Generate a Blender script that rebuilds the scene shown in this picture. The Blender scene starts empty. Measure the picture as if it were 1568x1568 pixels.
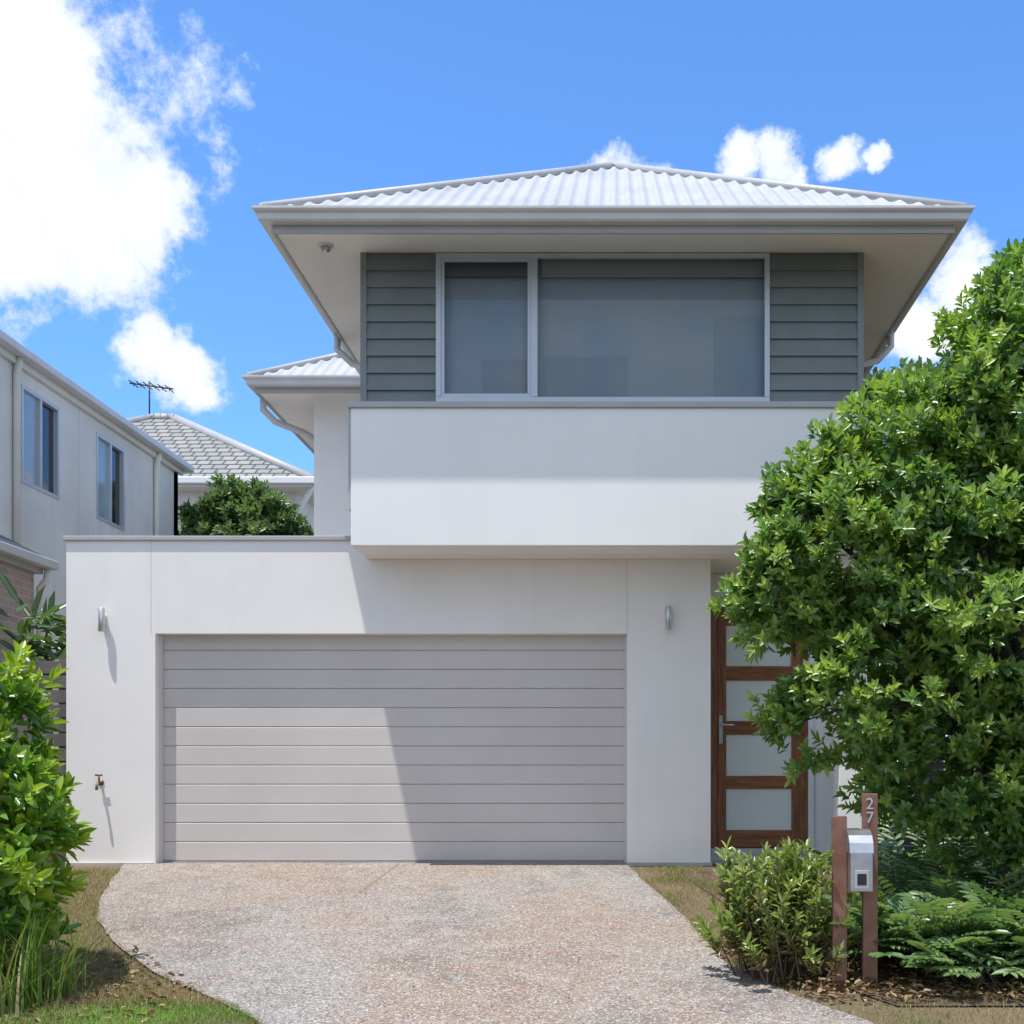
import bpy, math, random
import numpy as np
from mathutils import Vector, noise as mnoise
rng = np.random.default_rng(7)
random.seed(7)
scene = bpy.context.scene
COL = scene.collection

# ---------------------------------------------------------------- helpers
def empty(name):
    o = bpy.data.objects.new(name, None); COL.objects.link(o); return o

def mesh_obj(name, verts, faces, mat=None, parent=None, smooth=False):
    me = bpy.data.meshes.new(name)
    me.from_pydata([tuple(v) for v in verts], [], faces)
    me.update()
    if smooth:
        for p in me.polygons: p.use_smooth = True
    o = bpy.data.objects.new(name, me); COL.objects.link(o)
    if mat: me.materials.append(mat)
    if parent: o.parent = parent
    return o

def box(name, x0, x1, y0, y1, z0, z1, mat, parent=None, bevel=0.0):
    v = [(x0,y0,z0),(x1,y0,z0),(x1,y1,z0),(x0,y1,z0),(x0,y0,z1),(x1,y0,z1),(x1,y1,z1),(x0,y1,z1)]
    f = [(0,3,2,1),(4,5,6,7),(0,1,5,4),(1,2,6,5),(2,3,7,6),(3,0,4,7)]
    o = mesh_obj(name, v, f, mat, parent)
    if bevel > 0:
        m = o.modifiers.new('b','BEVEL'); m.width = bevel; m.segments = 2
    return o

def tube(name, pts, radii, mat, parent=None, n=10):
    pts = [Vector(p) for p in pts]
    if not hasattr(radii,'__len__'): radii = [radii]*len(pts)
    V=[];F=[]
    for i,p in enumerate(pts):
        if i==0: d=pts[1]-pts[0]
        elif i==len(pts)-1: d=pts[-1]-pts[-2]
        else: d=(pts[i+1]-pts[i]).normalized()+(pts[i]-pts[i-1]).normalized()
        d.normalize()
        a = d.cross(Vector((0.31,0.93,0.17))); a.normalize(); b = d.cross(a)
        for k in range(n):
            t=2*math.pi*k/n
            V.append(p+(a*math.cos(t)+b*math.sin(t))*radii[i])
    for i in range(len(pts)-1):
        for k in range(n):
            F.append((i*n+k,i*n+(k+1)%n,(i+1)*n+(k+1)%n,(i+1)*n+k))
    F.append(tuple(range(n))[::-1]); F.append(tuple((len(pts)-1)*n+k for k in range(n)))
    return mesh_obj(name,V,F,mat,parent,True)

def join(objs, name, parent=None):
    bpy.ops.object.select_all(action='DESELECT')
    for o in objs: o.select_set(True)
    bpy.context.view_layer.objects.active = objs[0]
    bpy.ops.object.join()
    o = bpy.context.view_layer.objects.active
    o.name = name
    if parent: o.parent = parent
    return o

# ---------------------------------------------------------------- materials
def newmat(name):
    m = bpy.data.materials.new(name); m.use_nodes = True
    nt = m.node_tree; nt.nodes.clear()
    out = nt.nodes.new('ShaderNodeOutputMaterial')
    p = nt.nodes.new('ShaderNodeBsdfPrincipled')
    nt.links.new(p.outputs[0], out.inputs[0])
    return m, nt, p, out

def N(nt, t, **kw):
    n = nt.nodes.new(t)
    for k,v in kw.items():
        setattr(n,k,v)
    return n

def pos(nt, sc=(1,1,1)):
    g = N(nt,'ShaderNodeNewGeometry')
    m = N(nt,'ShaderNodeMapping'); m.inputs['Scale'].default_value = sc
    nt.links.new(g.outputs['Position'], m.inputs['Vector'])
    return m.outputs[0]

def mixc(nt, fac, a, b, blend='MIX'):
    m = N(nt,'ShaderNodeMix', data_type='RGBA', blend_type=blend)
    for sock,val in ((m.inputs[0],fac),(m.inputs[6],a),(m.inputs[7],b)):
        if hasattr(val,'links'): nt.links.new(val, sock)
        elif hasattr(val,'__len__'): sock.default_value = (*val[:3],1)
        else: sock.default_value = val
    return m.outputs[2]

def rampf(nt, src, lo, hi, a=0.0, b=1.0):
    r = N(nt,'ShaderNodeMapRange', interpolation_type='SMOOTHSTEP')
    nt.links.new(src, r.inputs[0])
    for i,v in zip((1,2,3,4),(lo,hi,a,b)): r.inputs[i].default_value=v
    return r.outputs[0]

def noise(nt, vec, scale, detail=4, rough=0.55):
    n = N(nt,'ShaderNodeTexNoise'); n.inputs['Scale'].default_value=scale
    n.inputs['Detail'].default_value=detail; n.inputs['Roughness'].default_value=rough
    nt.links.new(vec, n.inputs['Vector']); return n.outputs[0]

def bump(nt, p, h, strength, dist=0.01):
    b = N(nt,'ShaderNodeBump'); b.inputs['Strength'].default_value=strength; b.inputs['Distance'].default_value=dist
    nt.links.new(h,b.inputs['Height']); nt.links.new(b.outputs[0],p.inputs['Normal'])

def paint(name, c, rough=0.7, var=0.08, scale=1.2, bs=60, bstr=0.15, metal=0.0, streak=0.0):
    m,nt,p,_ = newmat(name)
    P = pos(nt)
    n1 = noise(nt,P,scale,3)
    dark = tuple(x*(1-var*2) for x in c)
    col = mixc(nt, rampf(nt,n1,0.3,0.75), c, dark)
    if streak>0:
        n2 = noise(nt,pos(nt,(7,7,0.5)),1.0,4)
        col = mixc(nt, rampf(nt,n2,0.5,0.85,0,streak*4), col, tuple(x*0.75 for x in c))
    nt.links.new(col,p.inputs['Base Color'])
    p.inputs['Roughness'].default_value=rough; p.inputs['Metallic'].default_value=metal
    if bstr>0.1: bump(nt,p,noise(nt,P,bs,2),bstr,0.004)
    return m

M_wall  = paint('render_paint',(0.89,0.87,0.84),0.8,0.025,1.0,140,0.25,streak=0.035)
M_wallg = paint('render_paint_warm_bounce',(0.89,0.855,0.82),0.8,0.03,0.9,140,0.25,streak=0.04)  # same wall paint, with warm driveway bounce light put into its colour
M_wallb = paint('render_paint_joint',(0.60,0.57,0.54),0.8,0.05)
M_side  = paint('weatherboard_paint',(0.20,0.225,0.22),0.55,0.06,3,60,0.08)
M_sideT = paint('corner_trim_paint',(0.23,0.255,0.255),0.5,0.04)
M_cap   = paint('capping_metal',(0.45,0.44,0.44),0.45,0.05)
M_gut   = paint('gutter_metal',(0.64,0.62,0.60),0.35,0.05,2,60,0.02)
M_fas   = paint('fascia_metal',(0.45,0.425,0.40),0.45,0.05,2,60,0.02)
M_sof   = paint('soffit_lining',(0.90,0.84,0.76),0.75,0.03)
M_door  = paint('garage_door_paint',(0.62,0.575,0.545),0.5,0.03,1.5,300,0.08)
M_doorg = paint('garage_door_groove',(0.34,0.31,0.30),0.7,0.05)
M_joint = paint('expansion_joint',(0.20,0.17,0.15),0.9,0.1)
M_alu   = paint('window_frame_aluminium',(0.55,0.59,0.63),0.35,0.03,2,60,0.0,metal=0.2)
M_alug  = paint('brushed_aluminium',(0.62,0.62,0.62),0.35,0.05,2,60,0.0,metal=0.7)
M_white = paint('white_frame_paint',(0.80,0.80,0.80),0.5,0.03)
M_steel = paint('stainless_steel',(0.62,0.62,0.63),0.3,0.10,9,60,0.02,metal=0.92)
M_black = paint('black_plastic',(0.02,0.02,0.02),0.5,0.05)
M_rust  = paint('post_timber_stain',(0.25,0.12,0.08),0.65,0.2,6,60,0.3)
M_nw    = paint('neighbour_wall_paint',(0.80,0.79,0.73),0.8,0.09,0.8,60,0.2,streak=0.15)
M_fence = paint('fence_timber_grey',(0.17,0.15,0.14),0.85,0.2,5,40,0.4)
M_fenced= paint('fence_timber_dark',(0.035,0.033,0.035),0.7,0.2,5,40,0.3)
M_int   = paint('interior_curtain',(0.46,0.51,0.54),0.9,0.03)
M_int2  = paint('interior_panel',(0.40,0.445,0.47),0.9,0.03)
M_int3  = paint('roller_blind',(0.52,0.49,0.42),0.9,0.03)
M_brass = paint('tap_brass',(0.20,0.15,0.10),0.5,0.1,20,60,0,metal=0.6)
M_conc  = paint('concrete_edge',(0.50,0.48,0.45),0.9,0.1,3,90,0.5)

def roofmat():
    m,nt,p,_=newmat('corrugated_roof_metal')
    P=pos(nt)
    col=mixc(nt,rampf(nt,noise(nt,P,1.5,5),0.35,0.8),(0.47,0.47,0.475),(0.39,0.39,0.395))
    col=mixc(nt,rampf(nt,noise(nt,P,14,4),0.58,0.8,0,0.6),col,(0.25,0.24,0.23))
    nt.links.new(col,p.inputs['Base Color']); p.inputs['Roughness'].default_value=0.5
    return m
M_roof=roofmat()

def glassmat(name, tint, gloss, rough=0.02):
    m,nt,p,out=newmat(name)
    nt.nodes.remove(p)
    t=N(nt,'ShaderNodeBsdfTransparent'); t.inputs[0].default_value=(*tint,1)
    g=N(nt,'ShaderNodeBsdfGlossy'); g.inputs['Roughness'].default_value=rough; g.inputs[0].default_value=(0.85,0.85,0.85,1)
    mx=N(nt,'ShaderNodeMixShader')
    lw=N(nt,'ShaderNodeFresnel'); lw.inputs[0].default_value=1.45
    ad=N(nt,'ShaderNodeMath',operation='ADD'); nt.links.new(lw.outputs[0],ad.inputs[0]); ad.inputs[1].default_value=gloss
    nt.links.new(ad.outputs[0],mx.inputs[0]); nt.links.new(t.outputs[0],mx.inputs[1]); nt.links.new(g.outputs[0],mx.inputs[2])
    nt.links.new(mx.outputs[0],out.inputs[0]); return m
M_glass=glassmat('window_glass',(0.92,0.95,0.97),0.0)
def frost():
    m,nt,p,_=newmat('frosted_glass')
    P=pos(nt)
    col=mixc(nt,noise(nt,P,3,3),(0.66,0.72,0.68),(0.76,0.81,0.77))
    nt.links.new(col,p.inputs['Base Color']); p.inputs['Roughness'].default_value=0.22
    return m
M_frost=frost()
def darkglass(name,c):
    m,nt,p,_=newmat(name); P=pos(nt)
    nt.links.new(mixc(nt,noise(nt,P,1.5,2),c,tuple(x*0.6 for x in c)),p.inputs['Base Color'])
    p.inputs['Roughness'].default_value=0.06; return m
M_dglass=darkglass('dark_window_glass',(0.03,0.035,0.045))
M_screen=darkglass('insect_screen_glass',(0.40,0.52,0.60))

def wood(name, vertical=True):
    m,nt,p,_=newmat(name)
    P=pos(nt,(28,28,2.2) if vertical else (2.2,28,28))
    n=noise(nt,P,1.6,6,0.65)
    col=mixc(nt,rampf(nt,n,0.3,0.72),(0.33,0.13,0.05),(0.14,0.05,0.02))
    nt.links.new(col,p.inputs['Base Color']); p.inputs['Roughness'].default_value=0.38
    bump(nt,p,n,0.2,0.003); return m
M_woodv=wood('door_timber_vertical'); M_woodh=wood('door_timber_rail',False)

def brickmat():
    m,nt,p,_=newmat('brick_wall')
    g=N(nt,'ShaderNodeNewGeometry'); s=N(nt,'ShaderNodeSeparateXYZ'); c=N(nt,'ShaderNodeCombineXYZ')
    nt.links.new(g.outputs['Position'],s.inputs[0])
    ad=N(nt,'ShaderNodeMath',operation='ADD'); nt.links.new(s.outputs[0],ad.inputs[0]); nt.links.new(s.outputs[1],ad.inputs[1])
    nt.links.new(ad.outputs[0],c.inputs[0]); nt.links.new(s.outputs[2],c.inputs[1])
    b=N(nt,'ShaderNodeTexBrick'); nt.links.new(c.outputs[0],b.inputs['Vector'])
    b.inputs['Color1'].default_value=(0.42,0.32,0.27,1); b.inputs['Color2'].default_value=(0.50,0.39,0.34,1)
    b.inputs['Mortar'].default_value=(0.55,0.50,0.47,1); b.inputs['Scale'].default_value=1
    b.inputs['Brick Width'].default_value=0.24; b.inputs['Row Height'].default_value=0.086; b.inputs['Mortar Size'].default_value=0.006
    nt.links.new(b.outputs[0],p.inputs['Base Color']); p.inputs['Roughness'].default_value=0.9; return m
M_brick=brickmat()
def tilemat():
    m,nt,p,_=newmat('roof_tiles')
    g=N(nt,'ShaderNodeNewGeometry'); s=N(nt,'ShaderNodeSeparateXYZ'); c=N(nt,'ShaderNodeCombineXYZ')
    nt.links.new(g.outputs['Position'],s.inputs[0]); nt.links.new(s.outputs[0],c.inputs[0]); nt.links.new(s.outputs[2],c.inputs[1])
    b=N(nt,'ShaderNodeTexBrick'); nt.links.new(c.outputs[0],b.inputs['Vector'])
    b.inputs['Color1'].default_value=(0.24,0.24,0.225,1); b.inputs['Color2'].default_value=(0.32,0.31,0.28,1)
    b.inputs['Mortar'].default_value=(0.05,0.05,0.05,1); b.inputs['Scale'].default_value=1
    b.inputs['Brick Width'].default_value=0.3; b.inputs['Row Height'].default_value=0.17; b.inputs['Mortar Size'].default_value=0.032
    b.inputs['Mortar Smooth'].default_value=0.7
    nt.links.new(b.outputs[0],p.inputs['Base Color']); p.inputs['Roughness'].default_value=0.8
    bump(nt,p,b.outputs[0],0.6,0.03); return m
M_tile=tilemat()

def drivemat():
    m,nt,p,_=newmat('exposed_aggregate')
    P=pos(nt)
    big=noise(nt,P,0.5,5,0.6); mid=noise(nt,P,1.9,6,0.7); fine=noise(nt,P,38,5,0.8)
    v=N(nt,'ShaderNodeTexVoronoi'); v.inputs['Scale'].default_value=90; nt.links.new(P,v.inputs['Vector'])
    sep=N(nt,'ShaderNodeSeparateColor'); nt.links.new(v.outputs['Color'],sep.inputs[0])
    col=mixc(nt,rampf(nt,big,0.38,0.60),(0.31,0.225,0.165),(0.30,0.275,0.245))
    col=mixc(nt,rampf(nt,mid,0.54,0.70,0,0.6),col,(0.32,0.17,0.11))
    col=mixc(nt,rampf(nt,noise(nt,P,0.9,7,0.75),0.47,0.68,0,0.85),col,(0.165,0.14,0.12))
    col=mixc(nt,rampf(nt,noise(nt,P,4.5,7,0.8),0.48,0.70,0,0.75),col,(0.42,0.39,0.35))
    col=mixc(nt,rampf(nt,noise(nt,P,9,5,0.8),0.54,0.72,0,0.5),col,(0.15,0.12,0.10))
    col=mixc(nt,rampf(nt,sep.outputs[0],0.5,1.0,0,0.8),col,(0.09,0.07,0.06))
    col=mixc(nt,rampf(nt,sep.outputs[1],0.68,1.0,0,0.75),col,(0.60,0.55,0.49))
    col=mixc(nt,rampf(nt,fine,0.48,0.70,0,0.7),col,(0.13,0.105,0.09))
    nt.links.new(col,p.inputs['Base Color']); p.inputs['Roughness'].default_value=0.9
    bump(nt,p,fine,0.7,0.008); return m
M_drive=drivemat()

def groundmat(name, stops, scale):
    m,nt,p,_=newmat(name); P=pos(nt)
    n=noise(nt,P,scale,6,0.7); f=noise(nt,P,scale*28,4,0.7)
    col=mixc(nt,rampf(nt,n,0.38,0.62),stops[0],stops[1])
    col=mixc(nt,rampf(nt,f,0.4,0.7,0,0.8),col,stops[2])
    nt.links.new(col,p.inputs['Base Color']); p.inputs['Roughness'].default_value=1.0
    bump(nt,p,f,0.9,0.03); return m
M_ground=groundmat('soil_and_dry_grass',((0.24,0.17,0.10),(0.20,0.15,0.08),(0.12,0.09,0.055)),1.6)
M_lawn=groundmat('lawn_soil',((0.17,0.15,0.06),(0.27,0.20,0.12),(0.10,0.085,0.045)),2.0)
M_mulch=groundmat('mulch',((0.17,0.11,0.07),(0.24,0.16,0.10),(0.07,0.05,0.035)),5)
M_road=groundmat('asphalt',((0.055,0.055,0.055),(0.045,0.045,0.047),(0.07,0.07,0.07)),2)

def leafmat(name, c_dark, c_mid, c_light, transl=0.3, gl=0.07):
    m,nt,p,out=newmat(name); nt.nodes.remove(p)
    a=N(nt,'ShaderNodeAttribute'); a.attribute_name='shade'
    r=N(nt,'ShaderNodeValToRGB'); nt.links.new(a.outputs['Fac'],r.inputs[0])
    e=r.color_ramp.elements; e[0].position=0.0; e[0].color=(*c_dark,1); e[1].position=1.0; e[1].color=(*c_light,1)
    k=e.new(0.5); k.color=(*c_mid,1)
    d=N(nt,'ShaderNodeBsdfDiffuse'); nt.links.new(r.outputs[0],d.inputs[0])
    t=N(nt,'ShaderNodeBsdfTranslucent')
    nt.links.new(mixc(nt,1.0,r.outputs[0],(1.6,1.7,0.7),'MULTIPLY'),t.inputs[0])
    mx=N(nt,'ShaderNodeMixShader'); mx.inputs[0].default_value=transl
    nt.links.new(d.outputs[0],mx.inputs[1]); nt.links.new(t.outputs[0],mx.inputs[2])
    g=N(nt,'ShaderNodeBsdfGlossy'); g.inputs['Roughness'].default_value=0.38
    m2=N(nt,'ShaderNodeMixShader'); m2.inputs[0].default_value=gl
    nt.links.new(mx.outputs[0],m2.inputs[1]); nt.links.new(g.outputs[0],m2.inputs[2])
    nt.links.new(m2.outputs[0],out.inputs[0])
    return m
M_leaf =leafmat('tree_leaves',(0.06,0.14,0.04),(0.16,0.28,0.065),(0.36,0.47,0.10),0.34)
M_leafb=leafmat('shrub_leaves',(0.05,0.13,0.02),(0.14,0.29,0.03),(0.36,0.48,0.04))
M_leafd=leafmat('dark_tree_leaves',(0.05,0.10,0.04),(0.11,0.19,0.07),(0.19,0.28,0.10))
M_leafy=leafmat('garden_shrub_leaves',(0.16,0.10,0.05),(0.18,0.24,0.06),(0.38,0.45,0.12))
M_fern =leafmat('fern_leaves',(0.07,0.14,0.06),(0.14,0.24,0.10),(0.28,0.38,0.16))
M_grass=leafmat('grass_blades',(0.30,0.22,0.12),(0.17,0.23,0.06),(0.20,0.33,0.06),0.25,0.02)
M_dry  =leafmat('dry_leaves',(0.09,0.055,0.035),(0.22,0.14,0.075),(0.42,0.30,0.17),0.1,0.02)
M_bark=paint('bark',(0.16,0.13,0.10),0.9,0.25,6,30,0.8)

# ---------------------------------------------------------------- ground
def gz(y):
    if y>=0: return 0.0
    if y>-9: return 0.087*y
    return -0.783
def sheet(name, poly_rows, mat, dz, parent=None):
    V=[];F=[]
    for (y,xs) in poly_rows:
        for x in xs: V.append((x,y,gz(y)+dz))
    n=len(poly_rows[0][1])
    for i in range(len(poly_rows)-1):
        for k in range(n-1):
            F.append((i*n+k,i*n+k+1,(i+1)*n+k+1,(i+1)*n+k))
    return mesh_obj(name,V,F,mat,parent)
sheet('ground',[(-9.0,(-400,400)),(0,(-400,400)),(600,(-400,400))],M_ground,-0.02)
mesh_obj('road',[(-400,-400,-0.90),(400,-400,-0.90),(400,-9.15,-0.90),(-400,-9.15,-0.90)],[(0,1,2,3)],M_road)
box('kerb',-400,400,-9.15,-9.0,-1.0,-0.79,M_conc)
rows=[(-9.0,-0.2,4.2),(-8.0,-0.6,3.3),(-7.0,-1.0,2.5),(-6.2,-1.42,1.95),(-5.6,-1.75,1.6),(-5.19,-2.02,1.40),(-4.8,-2.35,1.14),(-4.35,-2.80,0.90),(-3.9,-3.17,0.74),
      (-3.28,-3.60,0.66),(-2.63,-3.98,0.58),(-1.8,-4.32,0.44),(-0.81,-4.62,0.25),(-0.2,-4.78,0.16),(0.16,-4.85,0.15)]
ys=np.array([r[0] for r in rows]); xl=np.array([r[1] for r in rows]); xr=np.array([r[2] for r in rows])
rr=[]
for y in np.unique(np.concatenate([np.arange(-9,0.16,0.06),[0.0,0.16]])):
    a=np.interp(y,ys,xl); b=np.interp(y,ys,xr)
    a+=0.02*mnoise.noise((y*3,0,0))+0.012*mnoise.noise((y*12,0,0)); b+=0.02*mnoise.noise((y*3,5,0))+0.012*mnoise.noise((y*12,5,0))
    rr.append((float(y),tuple(float(a+(b-a)*t) for t in np.linspace(0,1,6))))
sheet('driveway',rr,M_drive,0.0)
def jx(y): return -2.12+0.05*y
mesh_obj('driveway_joint',[(jx(0)-.003,0,0.004),(jx(0)+.003,0,0.004),(jx(-1.6)+.002,-1.6,gz(-1.6)+0.004),(jx(-1.6)-.002,-1.6,gz(-1.6)+0.004)],[(3,2,1,0)],M_joint)
lr=[]
for y in np.linspace(-9,-4.1,30):
    b=float(np.interp(y,ys,xl))-0.03
    lr.append((float(y),(-14.0,b)))
sheet('lawn',lr,M_lawn,-0.012)
gr=[]
for y in np.linspace(-4.9,0.0,30):
    a=float(np.interp(y,ys,xr))+ (0.45 if y<-0.2 else 0.85)
    gr.append((float(y),(a,6.0)))
sheet('garden_bed',gr,M_mulch,-0.008)

# ---------------------------------------------------------------- main house
H=empty('two_storey_house')
box('garage_pier',-5.41,-4.53,0,0.25,-0.15,3.19,M_wallg,H)
box('garage_header',-4.53,-2.44,0,0.25,2.273,3.19,M_wallg,H)
box('garage_header',-2.44,0.13,0,0.25,2.273,3.008,M_wallg,H)
box('garage_pier',0.13,0.955,0,0.25,-0.15,3.008,M_wallg,H)
box('garage_side_wall',-5.41,-5.2,0.25,8,-0.15,3.19,M_wallg,H)
box('entry_side_wall',0.75,0.953,0.25,0.9,-0.15,3.008,M_wallg,H)
box('garage_flat_roof',-5.2,-2.43,0.25,8,2.9,3.05,M_cap,H)
box('parapet_capping',-5.435,-2.447,-0.025,0.27,3.19,3.235,M_cap,H,0.006)
box('parapet_capping',-5.435,-5.18,0.27,8,3.19,3.235,M_cap,H,0.006)
box('control_joint',-4.575,-4.570,-0.0015,0.01,2.273,3.19,M_wallb,H)
box('control_joint',0.128,0.133,-0.0015,0.01,2.273,3.008,M_wallb,H)
box('wall_base_strip',-5.43,-4.545,-0.03,0.0,-0.12,0.012,M_conc,H,0.004)
box('wall_base_strip',0.145,0.97,-0.03,0.0,-0.12,0.012,M_conc,H,0.004)
# garage door
dz0=0.012; step=0.1915; V=[];F=[]
zt=2.32
i=0
y0=0.150
while dz0+i*step < zt:
    a=dz0+i*step; b=min(a+step,zt)
    prof=[(a,y0+0.010),(a+0.004,y0+0.010),(a+0.010,y0),(b-0.006,y0),(b,y0+0.005)]
    for z,y in prof:
        V.append((-4.56,y,z)); V.append((0.16,y,z))
    i+=1
for k in range(len(V)//2-1): F.append((2*k,2*k+1,2*k+3,2*k+2))
gd=mesh_obj('garage_door_panels',V,F,M_door,H)
gd.data.materials.append(M_doorg)
for idx,p in enumerate(gd.data.polygons):
    if idx%5==0: p.material_index=1
box('garage_door_seal',-4.53,0.13,0.13,0.17,-0.01,0.014,M_doorg,H)
box('garage_jamb',-4.53,-4.50,0.10,0.149,0.0,2.27,M_door,H)
box('garage_jamb',0.105,0.13,0.10,0.149,0.0,2.27,M_door,H)
box('garage_back_wall',-4.6,0.7,0.35,0.4,0,2.8,M_black,H)

box('projecting_bulkhead',-2.444,2.365,-0.72,-0.25,3.01,4.29,M_wall,H,0.008)
box('bulkhead_drip_edge',-2.43,2.35,-0.25,0.0,3.0095,3.2,M_sof,H)
box('bulkhead_capping',-2.47,2.39,-0.745,-0.30,4.29,4.345,M_cap,H,0.006)
box('bulkhead_side_flashing',-2.472,-2.446,-0.70,-0.27,3.35,4.288,M_cap,H)
box('floor_slab',-2.43,2.40,0.0,9,3.012,3.2,M_sof,H)
box('upper_wall_sill',-2.43,2.40,-0.249,-0.10,3.2,4.50,M_sideT,H)
box('upper_wall_pier',-2.43,-1.72,-0.249,-0.10,4.50,5.915,M_sideT,H)
box('upper_wall_pier',1.505,2.40,-0.249,-0.10,4.50,5.915,M_sideT,H)
box('upper_side_wall',-2.43,-2.25,-0.10,9,3.2,5.92,M_side,H)
box('upper_side_wall',2.22,2.40,-0.10,9,3.2,5.92,M_side,H)
box('upper_ceiling',-2.25,2.22,-0.249,9,5.905,5.915,M_sof,H)
box('corner_trim',-2.445,-2.385,-0.292,-0.249,4.29,5.915,M_sideT,H,0.003)
box('corner_trim',2.35,2.41,-0.292,-0.249,4.29,5.915,M_sideT,H,0.003)
def boards(x0,x1):
    V=[];F=[]
    z=4.26
    while z<5.915:
        t=min(z+0.168,5.915)
        b=len(V)
        for x in (x0,x1):
            V += [(x,-0.249,z),(x,-0.288,z),(x,-0.288,z+0.004),(x,-0.262,t),(x,-0.249,t)]
        F += [(b,b+1,b+6,b+5),(b+1,b+2,b+7,b+6),(b+2,b+3,b+8,b+7),(b+3,b+4,b+9,b+8)]
        z+=0.1655
    mesh_obj('weatherboards',V,F,M_side,H)
boards(-2.385,-1.72); boards(1.505,2.35)
fy0,fy1=-0.305,-0.245
W0,W1,WZ0,WZ1=-1.716,1.502,4.47,5.905
box('window_frame',W0,W1,fy0,fy1,WZ0,WZ0+0.05,M_alu,H,0.004)
box('window_frame',W0,W1,fy0,fy1,WZ1-0.045,WZ1,M_alu,H,0.004)
box('window_frame',W0,W0+0.05,fy0,fy1,WZ0+0.05,WZ1-0.045,M_alu,H,0.004)
box('window_frame',W1-0.05,W1,fy0,fy1,WZ0+0.05,WZ1-0.045,M_alu,H,0.004)
box('window_mullion',-0.80,-0.735,fy0,fy1,WZ0+0.05,WZ1-0.045,M_alu,H,0.004)
for (a,b,c,d) in ((W0+0.05,-0.80,WZ0+0.05,WZ0+0.085),(W0+0.05,-0.80,WZ1-0.075,WZ1-0.045)):
    box('sash_rail',a,b,fy0+0.012,fy1-0.01,c,d,M_alu,H,0.003)
for a in (W0+0.05,-0.832):
    box('sash_stile',a,a+0.032,fy0+0.012,fy1-0.01,WZ0+0.085,WZ1-0.075,M_alu,H,0.003)
box('window_sill',W0-0.02,W1+0.02,-0.33,-0.245,WZ0-0.035,WZ0-0.002,M_cap,H,0.004)
def pane(a,b,y): mesh_obj('window_glass',[(a,y,WZ0+.02),(b,y,WZ0+.02),(b,y,WZ1-.02),(a,y,WZ1-.02)],[(0,1,2,3)],M_glass,H)
pane(W0+0.02,-0.77,-0.264); pane(-0.765,W1-0.02,-0.272)
box('interior_curtain',-1.75,1.55,-0.15,-0.14,4.3,5.90,M_int,H)
box('interior_panel',-1.28,-0.86,-0.16,-0.151,4.3,4.93,M_int2,H)
box('interior_panel',-0.68,0.13,-0.16,-0.151,4.3,4.95,M_int2,H)
box('interior_panel',0.98,1.45,-0.157,-0.151,4.3,5.35,M_int2,H)
box('roller_blind',-0.70,1.45,-0.20,-0.19,5.74,5.90,M_int3,H)
box('roller_blind',-0.70,1.45,-0.205,-0.19,5.715,5.735,M_int,H)
box('roller_blind',-1.66,-0.84,-0.20,-0.19,5.72,5.90,M_side,H)

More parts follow.
